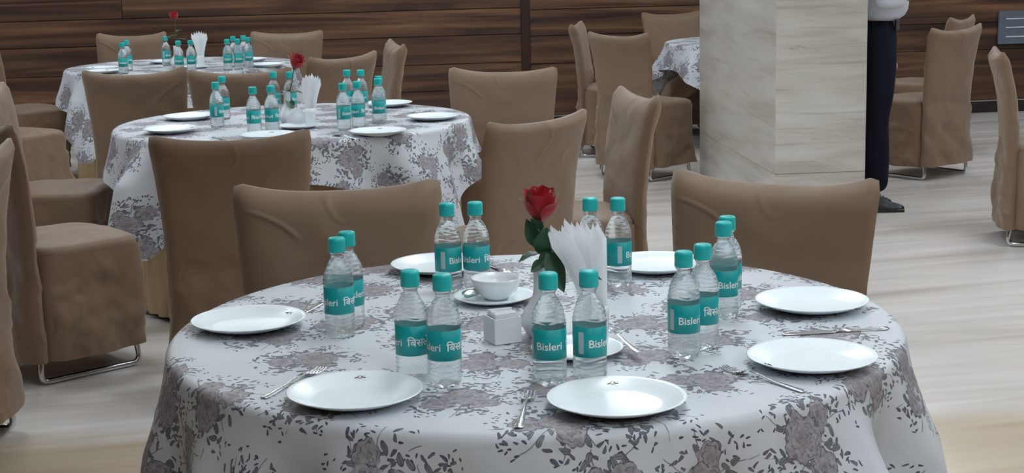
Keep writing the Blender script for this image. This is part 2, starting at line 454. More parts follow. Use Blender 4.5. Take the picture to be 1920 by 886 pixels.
# ------------------------------------------------------------------ slip-covered chairs
def fbm(p, o=3):
    return noise.fractal(Vector(p), .8, 2.1, o, noise_basis='PERLIN_ORIGINAL')
def chair_meshes(seed):
    sd = Vector((seed * 13.7, seed * 5.3, seed * 3.1))
    rng = random.Random(seed)
    # backrest and rear fall of the cover
    tab = [(.085, -.235, -.150, .238), (.30, -.222, -.150, .230), (.47, -.212, -.150, .224), (.56, -.214, -.152, .226),
           (.68, -.226, -.168, .234), (.78, -.246, -.190, .243), (.85, -.270, -.206, .250), (.90, -.288, -.222, .256)]
    bm = bmesh.new(); nx, nz = 22, 34
    rows = []
    ear = (rng.uniform(.7, 1.3), rng.uniform(.7, 1.3)); dipc = rng.uniform(-.15, .15)
    for j in range(nz + 1):
        z = .085 + (.895 - .085) * j / nz
        yb, yf, hw = lerp_tab(tab, z)
        top = max(0, (z - .62) / .275)
        row = []
        for side in (0, 1):
            for i in range(nx + 1):
                u = -1 + 2 * i / nx
                if side: u = -u
                su = math.copysign(abs(u) ** .92, u)
                th = (yf - yb) / 2; ym = (yf + yb) / 2
                rnd = (1 - abs(u) ** 6) ** .5
                rn = max(.05, rnd)
                k = 1.0
                if z > .855: k = sqrt(max(.0, 1 - ((z - .855) / .0405) ** 2)) * .85 + .15
                y = ym + (th * rn * k + (.010 * (1 - u * u) if z > .5 else 0) * k) * (1 if side == 0 else -1)
                y += .018 * (u * u) * top * .8                       # back wraps forward at its sides
                e = ear[0] if u < 0 else ear[1]
                zz = z + top ** 3 * (.012 + .020 * e * abs(u) ** 2.8 - .012 * (1 - (u - dipc) ** 2) - (.012 * max(0, (abs(u) - .9) / .1) ** 2 if z > .84 else 0))
                xx = su * hw
                if z > .86: xx *= 1 - .03 * ((z - .86) / .035) ** 2
                pos = Vector((xx, y, zz))
                amp = .005 if z > .5 else .010 + .02 * (.5 - z)
                n1 = fbm((pos.x * 5 + sd.x, pos.y * 3 + sd.y, pos.z * 7 + pos.x * 4 + sd.z))
                n2 = fbm((pos.x * 16 + sd.x, pos.y * 3, pos.z * 2.0 + sd.z), 2) if z < .5 else 0
                pos.y += amp * n1 + .006 * n2
                if z < .5: pos.x += .006 * fbm((pos.z * 6 + sd.x, pos.y * 20, u * 2 + sd.y))
                if z < .46 and side: pos.y -= .012 * max(0, 1 - abs(fbm((pos.x * 4 + pos.z * 5 + sd.x, 0, pos.z * 4 + sd.y), 1)) * 9)
                row.append(pos)
        rows.append(row)
    V = [[bm.verts.new(p) for p in r] for r in rows]; n = len(V[0])
    for a, b in zip(V, V[1:]):
        for i in range(n): bm.faces.new((a[i], a[(i + 1) % n], b[(i + 1) % n], b[i]))
    T = V[-1]
    for i in range(nx): bm.faces.new((T[i], T[i + 1], T[n - 2 - i], T[n - 1 - i]))
    bmesh.ops.recalc_face_normals(bm, faces=bm.faces)
    back = bpy.data.meshes.new('backrest'); bm.to_mesh(back); bm.free()
    # seat cushion under the cover
    bm = bmesh.new(); rows = []
    N = 56
    def outline(t, hw, y0, y1, p=7):
        a = 2 * pi * t; c, s_ = cos(a), sin(a); k = (abs(c) ** p + abs(s_) ** p) ** (-1 / p)
        return c * k * hw, (y0 + y1) / 2 + s_ * k * (y1 - y0) / 2
    prof = [(1.0, .440), (1.006, .455), (.995, .470), (.965, .481), (.90, .487), (.75, .491), (.5, .494), (.25, .495)]
    V = []
    for k, z in prof:
        r = []
        for i in range(N):
            x, y = outline(i / N, .232, -.165, .232)
            x, y = x * k, .033 + (y - .033) * k
            r.append(bm.verts.new((x, y, z + .004 * fbm((x * 7 + sd.x, y * 7 + sd.y, 0)) - .006 * (abs(x) / .23) ** 2)))
        V.append(r)
    for a, b in zip(V, V[1:]):
        for i in range(N): bm.faces.new((a[i], a[(i + 1) % N], b[(i + 1) % N], b[i]))
    bm.faces.new(V[-1])
    seat = bpy.data.meshes.new('seat'); bm.to_mesh(seat); bm.free()
    # skirt
    bm = bmesh.new(); V = []; nzk = 22; N = 120
    d1, d2 = rng.uniform(-3, 3), rng.uniform(-3, 3)
    for j in range(nzk + 1):
        k = j / nzk; z = .455 - k * (.455 - .085)
        r = []
        for i in range(N):
            x, y = outline(i / N, .234 + .010 * k, -.17, .234 + .016 * k, 8)
            nv = Vector((x, y - .03, 0)).normalized()
            a = 2 * pi * i / N
            amp = .004 + .022 * k
            f = fbm((x * 6 + z * d1 + sd.x, y * 6 + z * d2 + sd.y, z * 7 + sd.z))
            g = fbm((x * 14 + sd.x, y * 14 + sd.y, z * 4), 2)
            dsp = amp * f + .008 * k * g
            q = fbm((x * 4 + z * 5 * d1 / 3 + sd.y, y * 4 - z * 4, z * 5 + sd.x), 1)
            dsp += .016 * max(0, 1 - abs(q) * 9) * min(1, k * 3) * (1 - .4 * k)
            if y < -.12: dsp *= .2
            zz = z + (.010 * fbm((x * 4 + sd.x, y * 4, 9)) * k)
            r.append(bm.verts.new((x + nv.x * dsp, y + nv.y * dsp, zz)))
        V.append(r)
    for a, b in zip(V, V[1:]):
        for i in range(N): bm.faces.new((a[i], b[i], b[(i + 1) % N], a[(i + 1) % N]))
    skirt = bpy.data.meshes.new('skirt'); bm.to_mesh(skirt); bm.free()
    # steel sled base
    bm = bmesh.new()
    for sx in (-1, 1):
        x = .205 * sx
        tube(bm, roundpath([(x * .86, -.13, .42), (x, -.19, .012), (x, .20, .012), (x * .86, .15, .42)], .035), .0105, 8)
    tube(bm, [(-.205, .19, .10), (.205, .19, .10)], .009, 8); tube(bm, [(-.198, -.175, .10), (.198, -.175, .10)], .009, 8)
    base = bpy.data.meshes.new('sled_base'); bm.to_mesh(base); bm.free()
    for m in (back, seat, skirt, base):
        for f in m.polygons: f.use_smooth = True
    return back, seat, skirt, base
VAR = [chair_meshes(k) for k in range(1, 6)]
CH = []     # (x, y, facing unit vector) of every chair, for cloth that meets it
def chair(x, y, fx, fy, label, var, sc=1.0, group='brown slip-covered dining chairs'):
    rz = atan2(fy, fx) - pi / 2
    t = thing('dining_chair', label, 'chair', (x, y, 0), rz, group)
    back, seat, skirt, base = VAR[var % 5]
    for nm, me, m in (('backrest', back, MC), ('seat', seat, MC), ('skirt', skirt, MC), ('sled_base', base, MCHROME)):
        o = mesh_obj(nm, me, m, t)
        if nm == 'sled_base': o['label'] = 'bent chrome steel sled base'
    t.scale = (sc, sc, 1)
    l = hypot(fx, fy); CH.append((x, y, fx / l, fy / l))
    return t
CHAIRS = [
 (-.40, 3.53, .083, -1, 'brown covered chair tucked behind the nearest table, left of the rose', 0),
 (.53, 3.48, -.40, -.916, 'brown covered chair tucked behind the nearest table, in front of the stone pier', 1),
 (-.89, 5.11, -.08, 1, 'large brown covered chair seen from behind, at the near side of the middle table', 2),
 (-.08, 5.33, -.73, .68, 'brown covered chair seen from behind, just behind the nearest red rose', 3),
 (.25, 5.84, -.98, -.22, 'brown covered chair turned sideways to the left, right of the nearest rose', 4),
 (-.06, 6.95, -.15, -.98, 'brown covered chair facing us at the right end of the middle table', 0),
 (-.88, 9.20, -.97, -.24, 'brown covered chair seen edge-on against the wood wall, between two tables', 1),
 (-1.05, 8.52, -.75, .66, 'brown covered chair with one raised corner behind the bottles of the middle table', 2),
 (-1.52, 10.64, -.03, -1, 'brown covered chair behind the right end of the farthest left table', 3),
 (-2.64, 10.82, -.08, -1, 'brown covered chair behind the left end of the farthest left table', 4),
 (-1.81, 7.83, -.05, 1, 'brown covered chair seen from behind, left one of two before the farthest left table', 1),
 (-1.27, 7.74, .03, 1, 'brown covered chair seen from behind, right one of two before the farthest left table', 0),
 (-3.22, 10.36, .75, .66, 'brown covered chair at the left frame edge beside the far wood wall', 2),
 (-2.84, 8.90, .52, .85, 'brown covered chair at the left edge, second from the wood wall', 3),
 (-2.0, 6.78, 1, .02, 'brown covered chair whose pale seat shows left of the middle table', 4),
 (-1.65, 5.57, .73, .68, 'largest brown covered chair at the left edge with its steel sled base showing', 2),
 (-1.80, 4.60, -1, .15, 'brown covered chair cut off by the left edge low down, nearest on the left', 1),
 (.72, 11.0, .98, -.19, 'brown covered chair seen side-on beside the dark wall strip', 3),
 (.85, 9.89, .71, .70, 'brown covered chair seen from behind, immediately left of the stone pier', 0),
 (1.35, 12.10, .30, -.95, 'brown covered chair against the wood wall behind the table by the pier', 2),
 (2.55, 9.68, -.61, .79, 'brown covered chair turned away right of the standing person', 1),
 (2.85, 10.75, -.80, .55, 'brown covered chair mostly hidden behind another one right of the person', 4),
 (2.585, 7.50, .975, -.22, 'brown covered chair seen side-on at the right edge of the picture', 0),
]
for c in CHAIRS: chair(*c[:6])

def in_chair(x, y, pad=.015):
    for cx, cy, fx, fy in CH:
        dx, dy = x - cx, y - cy
        ly = dx * fx + dy * fy; lx = dx * fy - dy * fx
        if abs(lx) < .255 + pad and -.30 - pad < ly < .262 + pad: return True, ly
    return False, 0

# ------------------------------------------------------------------ tables and cloths
TZ = .75
def make_table(cx, cy, R, label):
    t = thing('round_table', label, 'table', (cx, cy, 0), 0, 'round dining tables under cloths')
    bm = bmesh.new(); lathe(bm, [(.02, TZ - .035), (R - .008, TZ - .035), (R, TZ - .028), (R, TZ - .010), (R - .008, TZ - .004), (.02, TZ - .004)], 72, close_bottom=True, close_top=True)
    mesh_obj('tabletop', bm, MSKIRT, t, False)
    bm = bmesh.new(); tube(bm, [(0, 0, .03), (0, 0, TZ - .035)], .035, 16); mesh_obj('column', bm, MCHROME, t)
    for k in range(4):
        a = pi / 4 + k * pi / 2
        bm = bmesh.new(); tube(bm, [(0, 0, .05), (.22 * cos(a), .22 * sin(a), .02)], .016, 8); mesh_obj('foot', bm, MCHROME, t)
    return t

def make_cloth(cx, cy, R, half, phi, seed, label, flare=.22, nfold=13):
    NT_ = 300; bm = bmesh.new(); uvl = bm.loops.layers.uv.new('UVMap')
    rng = random.Random(seed)
    ph = [rng.uniform(0, 6.28) for _ in range(5)]
    ctr = bm.verts.new((cx, cy, TZ)); info = {ctr: (0, 0)}
    rad = [.1, .2, .3, .4, .5, .6]; rad = [r * R / .65 for r in rad]
    rings = []
    def ring(fn):
        r = []
        for i in range(NT_):
            th = 2 * pi * i / NT_; x, y, z, s = fn(th)
            v = bm.verts.new((cx + x, cy + y, z)); info[v] = (s * cos(th), s * sin(th)); r.append(v)
        rings.append(r)
    for q in rad: ring(lambda th, q=q: (q * cos(th), q * sin(th), TZ, q))
    er = .022
    for k in range(1, 6):
        a = pi / 2 * k / 5
        ring(lambda th, a=a: ((R - er * .5 + er * sin(a)) * cos(th), (R - er * .5 + er * sin(a)) * sin(th), TZ - er * (1 - cos(a)), R - er * .5 + er * a))
    s0 = R - er * .5 + er * pi / 2
    ND = 26
    for k in range(1, ND + 1):
        def fn(th, k=k):
            t = th - phi; L = half / max(abs(cos(t)), abs(sin(t)))
            L = min(L, half * 1.36)
            d = (L - s0) * k / ND
            corner = (L / half - 1) / .36
            f = sin(nfold * th + ph[0] + 1.3 * sin(2 * th + ph[1])) + .5 * sin((nfold * 2 - 5) * th + ph[2]) * (.4 + corner)
            g = min(1, d / .16)
            amp = (.022 + .034 * min(1, corner * 1.3)) * g ** 1.3
            rr = R + er * .5 + flare * d * (.8 + .5 * corner) + amp * f + .004 * sin(41 * th + ph[3]) * g
            z = TZ - er - d * (.985 - .05 * g)
            x, y = rr * cos(th), rr * sin(th)
            if z < .52:
                ins, ly = in_chair(cx + x, cy + y)
                if ins: z = .505 + .012 * (sin(9 * th + k) * .5 + .5) + .0035 * (k - ND * .4) * .3
            z = max(z, .03)
            return x, y, z, s0 + d
        ring(fn)
    for i in range(NT_): bm.faces.new((ctr, rings[0][i], rings[0][(i + 1) % NT_]))
    for a, b in zip(rings, rings[1:]):
        for i in range(NT_): bm.faces.new((a[i], b[i], b[(i + 1) % NT_], a[(i + 1) % NT_]))
    ca, sa = cos(-phi + seed), sin(-phi + seed)
    for f in bm.faces:
        for l in f.loops:
            u, v = info[l.vert]; l[uvl].uv = (u * ca - v * sa + seed * 3.1, u * sa + v * ca + seed * 1.7)
    o = mesh_obj('tablecloth', bm, MF); tag(o, label, 'tablecloth', 'floral tablecloths')
    return o

def make_skirt(cx, cy, R, label, inset=.045):
    N = 260; r0 = []
    for i in range(N):
        th = 2 * pi * i / N; r = R - inset
        while r > .2 and in_chair(cx + r * cos(th), cy + r * sin(th), .02)[0]: r -= .01
        r0.append(r)
    for _ in range(3): r0 = [min(r0[i], (r0[i - 1] + r0[i] + r0[(i + 1) % N]) / 3) for i in range(N)]
    bm = bmesh.new(); V = []
    for j in range(9):
        z = TZ - .045 - (TZ - .045 - .02) * j / 8; r = []
        for i in range(N):
            th = 2 * pi * i / N; q = r0[i] + .010 * sin(52 * th + .4 * sin(3 * th)) * (.5 + .5 * j / 8)
            r.append(bm.verts.new((cx + q * cos(th), cy + q * sin(th), z)))
        V.append(r)
    for a, b in zip(V, V[1:]):
        for i in range(N): bm.faces.new((a[i], b[i], b[(i + 1) % N], a[(i + 1) % N]))
    tag(mesh_obj('table_skirt', bm, MSKIRT), label, 'table skirt', 'beige pleated table skirts')

TB = [(.04, 2.98, .695, 'nearest'), (-.92, 6.71, .75, 'middle'), (-2.10, 10.18, .73, 'farthest left'), (1.80, 11.25, .67, 'pier')]
nm = ['nearest round table, under the large floral cloth with seven bottle pairs', 'round table in the middle distance under a floral cloth, second from us',
      'round table farthest back at the left under a floral cloth', 'round table half hidden behind the stone pier']
cl = ['large floral tablecloth on the nearest table, filling the foreground', 'floral tablecloth on the middle table with its hem above a beige skirt',
      'floral tablecloth on the farthest table at the left', 'floral tablecloth partly hidden behind the stone pier']
sk = ['beige pleated skirt of the nearest table, under its floral cloth', 'beige pleated table skirt showing below the hem of the middle table',
      'beige pleated skirt of the farthest left table, below its cloth', 'beige pleated skirt of the table behind the stone pier']
par = [(.93, .15, 1), (.915, .10, 2), (.95, .22, 3), (.86, .3, 4)]
for (x, y, R, _), a, b, c, (h, ph, sd) in zip(TB, nm, cl, sk, par):
    make_table(x, y, R, a); make_cloth(x, y, R, h, ph, sd, b); make_skirt(x, y, R, c, .32 if _ == 'pier' else .045)
ZT = TZ + .001

# ------------------------------------------------------------------ bottles
def text_mesh(s, size, R, a0, z0, off=.0006):
    cu = bpy.data.curves.new('t', 'FONT'); cu.body = s; cu.size = size; cu.align_x = 'CENTER'; cu.resolution_u = 3; cu.offset = size * .012
    o = bpy.data.objects.new('t', cu); COL.objects.link(o)
    dg = bpy.context.evaluated_depsgraph_get(); me = bpy.data.meshes.new_from_object(o.evaluated_get(dg))
    bpy.data.objects.remove(o); bpy.data.curves.remove(cu)
    bm = bmesh.new(); bm.from_mesh(me); bpy.data.meshes.remove(me)
    for v in bm.verts:
        a = a0 + v.co.x / R; v.co = Vector(((R + off) * cos(a), (R + off) * sin(a), z0 + v.co.y))
    return bm
BH = .19
def make_bottle():
    t = thing('water_bottle', '', 'bottle', (0, 0, 0), 0)
    prof = [(.001, .004), (.012, .003), (.020, .0005), (.0245, .0010), (.0272, .005), (.0284, .011)]
    z = .015
    while z < .046: prof.append((.0284 + .0005 * cos((z - .015) / .0075 * 2 * pi), z)); z += .0018
    prof += [(.0279, .047), (.0279, .052), (.0279, .097), (.0288, .0985)]
    z = .101
    for i in range(26):
        k = i / 25; zz = .101 + k * .049
        r = .0288 * (1 - k ** 2.3) + .0125 * k ** 2.3
        r += .0007 * sin(zz / .0078 * 2 * pi) * (1 - k * .7); prof.append((r, zz))
    prof += [(.0122, .153), (.0120, .158), (.0142, .1592), (.0142, .161), (.0118, .162), (.0118, .172), (.001, .173)]
    def rm(r, z, a):
        if z < .016: r *= 1 - .05 * (1 - z / .016) * (.5 + .5 * cos(5 * a)); z += .0025 * (.5 + .5 * cos(5 * a)) * (1 if r > .015 else 0) * max(0, 1 - z / .012)
        elif z < .046: z += .0018 * sin(3 * a)
        elif .1 < z < .15: z += .0022 * sin(3 * a + z * 90); r *= 1 + .006 * sin(7 * a + z * 200)
        return r, z
    bm = bmesh.new(); lathe(bm, prof, 56, rm, True, True); bmesh.ops.recalc_face_normals(bm, faces=bm.faces)
    b = mesh_obj('bottle_body', bm, MWATER, t)
    bm = bmesh.new(); lathe(bm, [(.0283, .0465), (.0287, .0468), (.0287, .0975), (.0283, .0978)], 56); lb = mesh_obj('label', bm, MLABEL, t)
    lb['label'] = 'teal paper label with white lettering'
    RL = .0287
    me = text_mesh('Bisleri', .0185, RL, -pi / 2, .064); mesh_obj('lettering', me, MWHITE, lb, False)
    try: me = text_mesh('\u093f\u092c\u0938\u0932\u0947\u0930\u0940', .0185, RL, -pi / 2 + 2.05, .064)
    except Exception: me = None
    if me: mesh_obj('lettering', me, MWHITE, lb, False)
    bm = bmesh.new()
    def patch(a0, a1, z0, z1, off):
        rows = [[((RL + off) * cos(a0 + (a1 - a0) * i / 6), (RL + off) * sin(a0 + (a1 - a0) * i / 6), z) for i in range(7)] for z in (z0, z1)]; grid(bm, rows)
    patch(-pi / 2 - 1.42, -pi / 2 - 1.08, .053, .090, .0005)
    mesh_obj('information_panel', bm, MPALE, lb, False)
    bm = bmesh.new(); n = 60
    lathe(bm, [(.0155, .1625), (.0163, .163), (.0163, .1660), (.0160, .1664), (.0163, .167), (.0162, .184), (.0156, .1878), (.0135, .1896), (.006, .190), (.001, .190)], n,
          lambda r, z, a: (r * (1 + (.010 if int(round(a / (2 * pi) * n)) % 2 else -.010) * (1 if .1670 < z < .184 else 0)), z), close_top=True)
    mesh_obj('cap', bm, MTEAL, t)
    return t
bot = make_bottle(); used = False
def bottle(x, y, rz, label, group):
    global used
    if not used:
        bot.location = (x, y, ZT); bot.rotation_euler = (0, 0, rz); bot['label'] = label; bot['group'] = group; used = True
    else: dup(bot, (x, y, ZT), rz, label, group)
g1 = 'small water bottles on the nearest table'
for x, y, rz, l in [
 (-.331, 2.915, -.75, 'leftmost teal-capped water bottle on the nearest table, front of its pair'),
 (-.318, 2.977, .6, 'teal-capped water bottle on the nearest table, hidden behind the leftmost one'),
 (-.174, 2.598, -1.35, 'water bottle left of the white cube on the nearest table, left one of the pair'),
 (-.118, 2.560, -.95, 'water bottle left of the white cube on the nearest table, right one of the pair'),
 (-.137, 3.285, .9, 'water bottle behind the white bowl on the nearest table, left one of the pair'),
 (-.077, 3.290, -.5, 'water bottle behind the white bowl on the nearest table, right one of the pair'),
 (.168, 3.308, .8, 'water bottle behind the napkin fan on the nearest table, left one of the pair'),
 (.2265, 3.300, 1.3, 'water bottle behind the napkin fan on the nearest table, right one of the pair'),
 (.300, 2.704, .35, 'nearest water bottle of the right-hand pair before two others on the nearest table'),
 (.341, 2.765, -1.2, 'water bottle with its shoulder behind another, right of the napkin fan'),
 (.408, 2.983, .3, 'water bottle near the right back plates, front of its pair'),
 (.424, 3.045, .9, 'rightmost water bottle on the nearest table, mostly hidden behind another'),
 (.058, 2.550, -.02, 'water bottle in the centre foreground, left one of the pair before the napkins'),
 (.126, 2.561, .68, 'water bottle in the centre foreground, right one of the pair before the napkins')]:
    bottle(x, y, rz, l, g1)
g2 = 'small water bottles on the middle table'
for x, y, rz, l in [
 (-1.209, 6.50, 1.3, 'leftmost water bottle on the middle table, front of its pair'),
 (-1.235, 6.80, .5, 'water bottle on the middle table, directly behind the leftmost one'),
 (-1.013, 6.229, -1.3, 'left one of two water bottles left of the vase on the middle table'),
 (-.947, 6.270, -.5, 'right one of two water bottles left of the vase on the middle table'),
 (-1.040, 6.98, .3, 'water bottle at the back left of the vase on the middle table'),
 (-.965, 6.96, 1.2, 'water bottle hidden behind the vase and rose leaves of the middle table'),
 (-.714, 6.984, .2, 'back water bottle right of the napkins on the middle table, left of two'),
 (-.651, 6.965, .1, 'back water bottle right of the napkins on the middle table, right of two'),
 (-.664, 6.302, .7, 'front water bottle right of the napkins on the middle table, left of two'),
 (-.612, 6.370, -.6, 'front water bottle right of the napkins on the middle table, right of two'),
 (-.538, 6.491, .2, 'rightmost water bottle on the middle table'),
 (-.545, 6.610, .9, 'water bottle hidden behind the rightmost one on the middle table')]:
    bottle(x, y, rz, l, g2)
g3 = 'small water bottles on the farthest left table'
for x, y, rz, l in [
 (-2.312, 9.50, .2, 'leftmost water bottle on the farthest table, front of its pair'),
 (-2.345, 9.75, .8, 'leftmost water bottle on the farthest table, rear of its pair'),
 (-1.988, 9.56, .1, 'water bottle under the far rose on the farthest table, left of two'),
 (-1.918, 9.58, .3, 'water bottle under the far rose on the farthest table, right of two'),
 (-2.180, 10.10, .9, 'water bottle half hidden left of the far rose on the farthest table'),
 (-1.700, 9.60, .2, 'front left water bottle of the cluster of five on the farthest table'),
 (-1.640, 9.62, .4, 'front second water bottle of the cluster of five on the farthest table'),
 (-1.715, 9.90, 1.2, 'back left water bottle of the cluster of five on the farthest table'),
 (-1.662, 9.97, .5, 'back middle water bottle of the cluster of five on the farthest table'),
 (-1.600, 9.76, .3, 'rightmost water bottle of the cluster of five on the farthest table')]:
    bottle(x, y, rz, l, g3)

# ------------------------------------------------------------------ plates, bowl, saucers
def plate_profile(R, h):
    return [(.001, .002), (R * .52, .002), (R * .55, 0), (R * .58, .0015), (R * .80, h * .45), (R * .985, h - .0015), (R, h), (R * .985, h + .001),
            (R * .93, h - .0012), (R * .80, h * .62), (R * .66, h * .32), (R * .60, h * .27), (.001, h * .25)]
def make_plate(R=.112, h=.019, emblem=True, name='dinner_plate', cat='plate'):
    t = thing(name, '', cat)
    bm = bmesh.new(); lathe(bm, plate_profile(R, h), 72, close_bottom=True, close_top=True); bmesh.ops.recalc_face_normals(bm, faces=bm.faces)
    mesh_obj('dish', bm, MPLATE, t)
    if emblem:   # small crest on the far rim: two swooping strokes over a baseline
        bm = bmesh.new(); y = R * .80; z = h * .62
        def st(pts, r=.0007): tube(bm, [(x, y + yy, z + .0012 + (yy) * .16) for x, yy in pts], r, 5)
        st([(-.009, -.001), (-.005, .001), (-.002, .006), (.0, .0085)]); st([(.0, .0085), (.003, .002), (.009, .0)]); st([(-.004, -.002), (.004, -.002)], .0005); st([(.002, .004), (.006, .006), (.0085, .004)], .0005)
        o = mesh_obj('crest', bm, MDARK, t); o['label'] = 'tiny dark crest printed on the rim'
    return t
pl = make_plate(); pused = [False]
def plate(x, y, rz, label, group):
    if not pused[0]:
        pl.location = (x, y, ZT); pl.rotation_euler = (0, 0, rz); pl['label'] = label; pl['group'] = group; pused[0] = True
    else: dup(pl, (x, y, ZT), rz, label, group)
G = 'white plates on the nearest table'
for x, y, rz, l in [
 (-.262, 2.478, .0, 'white dinner plate in the left foreground beside a fork'),
 (.160, 2.405, .0, 'white dinner plate in the centre foreground, nearest to us'),
 (.512, 2.627, 2.0, 'white dinner plate at the right, nearer one of the right pair'),
 (.592, 3.046, 2.2, 'white dinner plate at the right, farther one of the right pair'),
 (-.519, 2.999, -.9, 'white dinner plate alone at the left of the nearest table'),
 (.320, 3.455, 3.1, 'white dinner plate at the back right of the nearest table, behind bottles'),
 (-.165, 3.500, 3.0, 'white dinner plate at the back left of the nearest table, behind bottles')]: plate(x, y, rz, l, G)
G = 'white plates on the middle table'
for x, y, rz, l in [
 (-.515, 6.13, 0, 'white plate at the front right of the middle table beside a spoon'), (-.938, 6.09, 0, 'white plate at the front centre of the middle table'),
 (-.321, 6.62, 2, 'rightmost white plate on the middle table'), (-1.376, 6.372, -1, 'white plate at the front left of the middle table'),
 (-1.40, 6.86, 3, 'white plate at the back left of the middle table'), (-.555, 7.22, 3, 'white plate at the back right of the middle table, behind a bottle')]: plate(x, y, rz, l, G)
G = 'white plates on the farthest left table'
for x, y, rz, l in [
 (-2.54, 9.90, 1, 'white plate at the far left of the farthest table'), (-2.47, 9.64, 0, 'white plate left of the leftmost bottles on the farthest table'),
 (-2.24, 10.36, 3, 'white plate at the back left of the farthest table'), (-1.69, 10.36, 3, 'white plate at the back right of the farthest table, near the bottle cluster'),
 (-1.50, 9.86, 2, 'rightmost white plate on the farthest table')]: plate(x, y, rz, l, G)
plate(1.72, 10.95, 0, 'white plate on the table behind the stone pier', 'white plates on the table behind the pier')
sau = make_plate(.083, .014, False, 'saucer', 'saucer'); sau.location = (-.041, 3.176, ZT)
tag(sau, 'white saucer under the small bowl on the nearest table', 'saucer', 'white saucers')
dup(sau, (.112, 2.735, ZT), 0, 'white saucer under the napkin fan on the nearest table')
dup(sau, (-.865, 6.42, ZT), 0, 'white saucer under the napkin fan on the middle table')
dup(sau, (-1.955, 9.86, ZT), 0, 'white saucer under the napkin fan on the farthest table')

bw = thing('bowl', 'small white bowl standing on a saucer on the nearest table', 'bowl', (-.035, 3.18, ZT + .005), .2)
bm = bmesh.new(); lathe(bm, [(.001, .002), (.022, .002), (.024, 0), (.026, .004), (.042, .016), (.050, .034), (.0525, .044), (.0515, .045), (.0485, .034), (.040, .018), (.022, .008), (.001, .007)], 56, close_bottom=True, close_top=True)
bmesh.ops.recalc_face_normals(bm, faces=bm.faces); mesh_obj('dish', bm, MCER, bw)

# ------------------------------------------------------------------ cutlery
def strip(bm, secs, th=.0012):
    """secs: (y, halfwidth, z, cup)"""
    n = 6; top = []; bot_ = []
    for y, hw, z, cup in secs:
        top.append([(hw * u, y, z + cup * u * u + th) for u in [-1 + 2 * i / n for i in range(n + 1)]])
        bot_.append([(hw * u, y, z + cup * u * u) for u in [-1 + 2 * i / n for i in range(n + 1)]])
    A = grid(bm, top); B = grid(bm, [list(reversed(r)) for r in bot_])
    for a, b in zip(list(zip(A, B)), list(zip(A[1:], B[1:]))):
        bm.faces.new((a[0][0], b[0][0], b[1][-1], a[1][-1])); bm.faces.new((b[0][-1], a[0][-1], a[1][0], b[1][0]))
    for k in (0, -1):
        for i in range(n): 
            f = (A[k][i], A[k][i + 1], B[k][n - i - 1], B[k][n - i]); bm.faces.new(f if k else tuple(reversed(f)))
HAND = [(-.095, .005, .004, -.0008), (-.090, .0075, .004, -.001), (-.07, .007, .004, -.001), (-.03, .0045, .006, -.001), (.01, .0028, .011, -.0005), (.03, .0026, .012, 0)]
def make_fork():
    t = thing('fork', '', 'fork'); bm = bmesh.new(); strip(bm, HAND); mesh_obj('handle', bm, MSTEEL, t)
    bm = bmesh.new(); strip(bm, [(.029, .0027, .0118, 0), (.038, .007, .010, .001), (.046, .0105, .0065, .0015), (.056, .0108, .004, .0015)])
    for k in range(4):
        x = -.0088 + k * .00587
        b2 = [(x, y, z) for y, z in ((.054, .0055), (.066, .0035), (.08, .004), (.094, .007), (.0955, .0078))]
        tube(bm, b2, [.0021, .0020, .0018, .0014, .0006], 6)
    mesh_obj('tines', bm, MSTEEL, t); return t
def make_spoon():
    t = thing('spoon', '', 'spoon'); bm = bmesh.new(); strip(bm, HAND); mesh_obj('handle', bm, MSTEEL, t)
    bm = bmesh.new(); secs = []
    for i in range(11):
        k = i / 10; y = .029 + k * .055; hw = .0026 + .0165 * sin(pi * k ** .85) ** .7 if 0 < k < 1 else .002
        secs.append((y, hw, .0118 - .0095 * sin(pi * min(1, k * 1.1) * .62) ** 1.0 + .002 * k, .0045 * sin(pi * k)))
    strip(bm, secs); mesh_obj('spoon_bowl', bm, MSTEEL, t); return t
def make_knife():
    t = thing('knife', '', 'knife'); bm = bmesh.new(); strip(bm, [(-.10, .006, .003, 0), (-.09, .0085, .003, -.0008), (-.03, .0065, .003, -.0008), (0, .005, .003, 0)], .003); mesh_obj('handle', bm, MSTEEL, t)
    bm = bmesh.new(); strip(bm, [(0, .005, .0035, 0), (.01, .008, .0035, 0), (.07, .0095, .0035, 0), (.10, .006, .0035, 0), (.107, .001, .0035, 0)], .0009); mesh_obj('blade', bm, MSTEEL, t); return t
protos = {'fork': make_fork(), 'spoon': make_spoon(), 'knife': make_knife()}; pu = {}
def cutlery(kind, hx, hy, tx, ty, label, z=0):
    """from handle end to tip"""
    rz = atan2(ty - hy, tx - hx) - pi / 2; loc = ((hx + tx) / 2, (hy + ty) / 2, ZT - .003 + z)
    if kind not in pu:
        p_ = protos[kind]; p_.location = loc; p_.rotation_euler = (0, 0, rz); p_['label'] = label; pu[kind] = p_; p_['group'] = 'steel table cutlery'; return p_
    return dup(protos[kind], loc, rz, label)
cutlery('fork', -.424, 2.484, -.331, 2.690, 'steel fork slanting beside the left foreground plate')
cutlery('fork', .002, 2.300, .024, 2.500, 'steel fork upright between the two foreground plates')
cutlery('fork', .480, 2.448, .347, 2.630, 'steel fork lying before the nearer right plate')
cutlery('knife', .700, 2.865, .505, 2.838, 'steel knife between the two right-hand plates')
cutlery('knife', -.400, 3.190, -.455, 3.00, 'steel knife behind the far left plate')
cutlery('spoon', .219, 2.690, .165, 2.870, 'steel spoon sticking out from the napkin saucer on the nearest table', .012)
cutlery('fork', -.058, 3.56, .004, 3.38, 'steel fork behind the small bowl on the nearest table')
cutlery('spoon', -.060, 3.285, -.092, 3.130, 'steel spoon leaning on the saucer left of the small bowl', .016)
cutlery('knife', -.34, 6.99, -.48, 6.85, 'steel knife between the two right plates on the middle table')
cutlery('spoon', -.575, 5.99, -.70, 6.16, 'steel spoon at the front of the middle table, left of a plate')
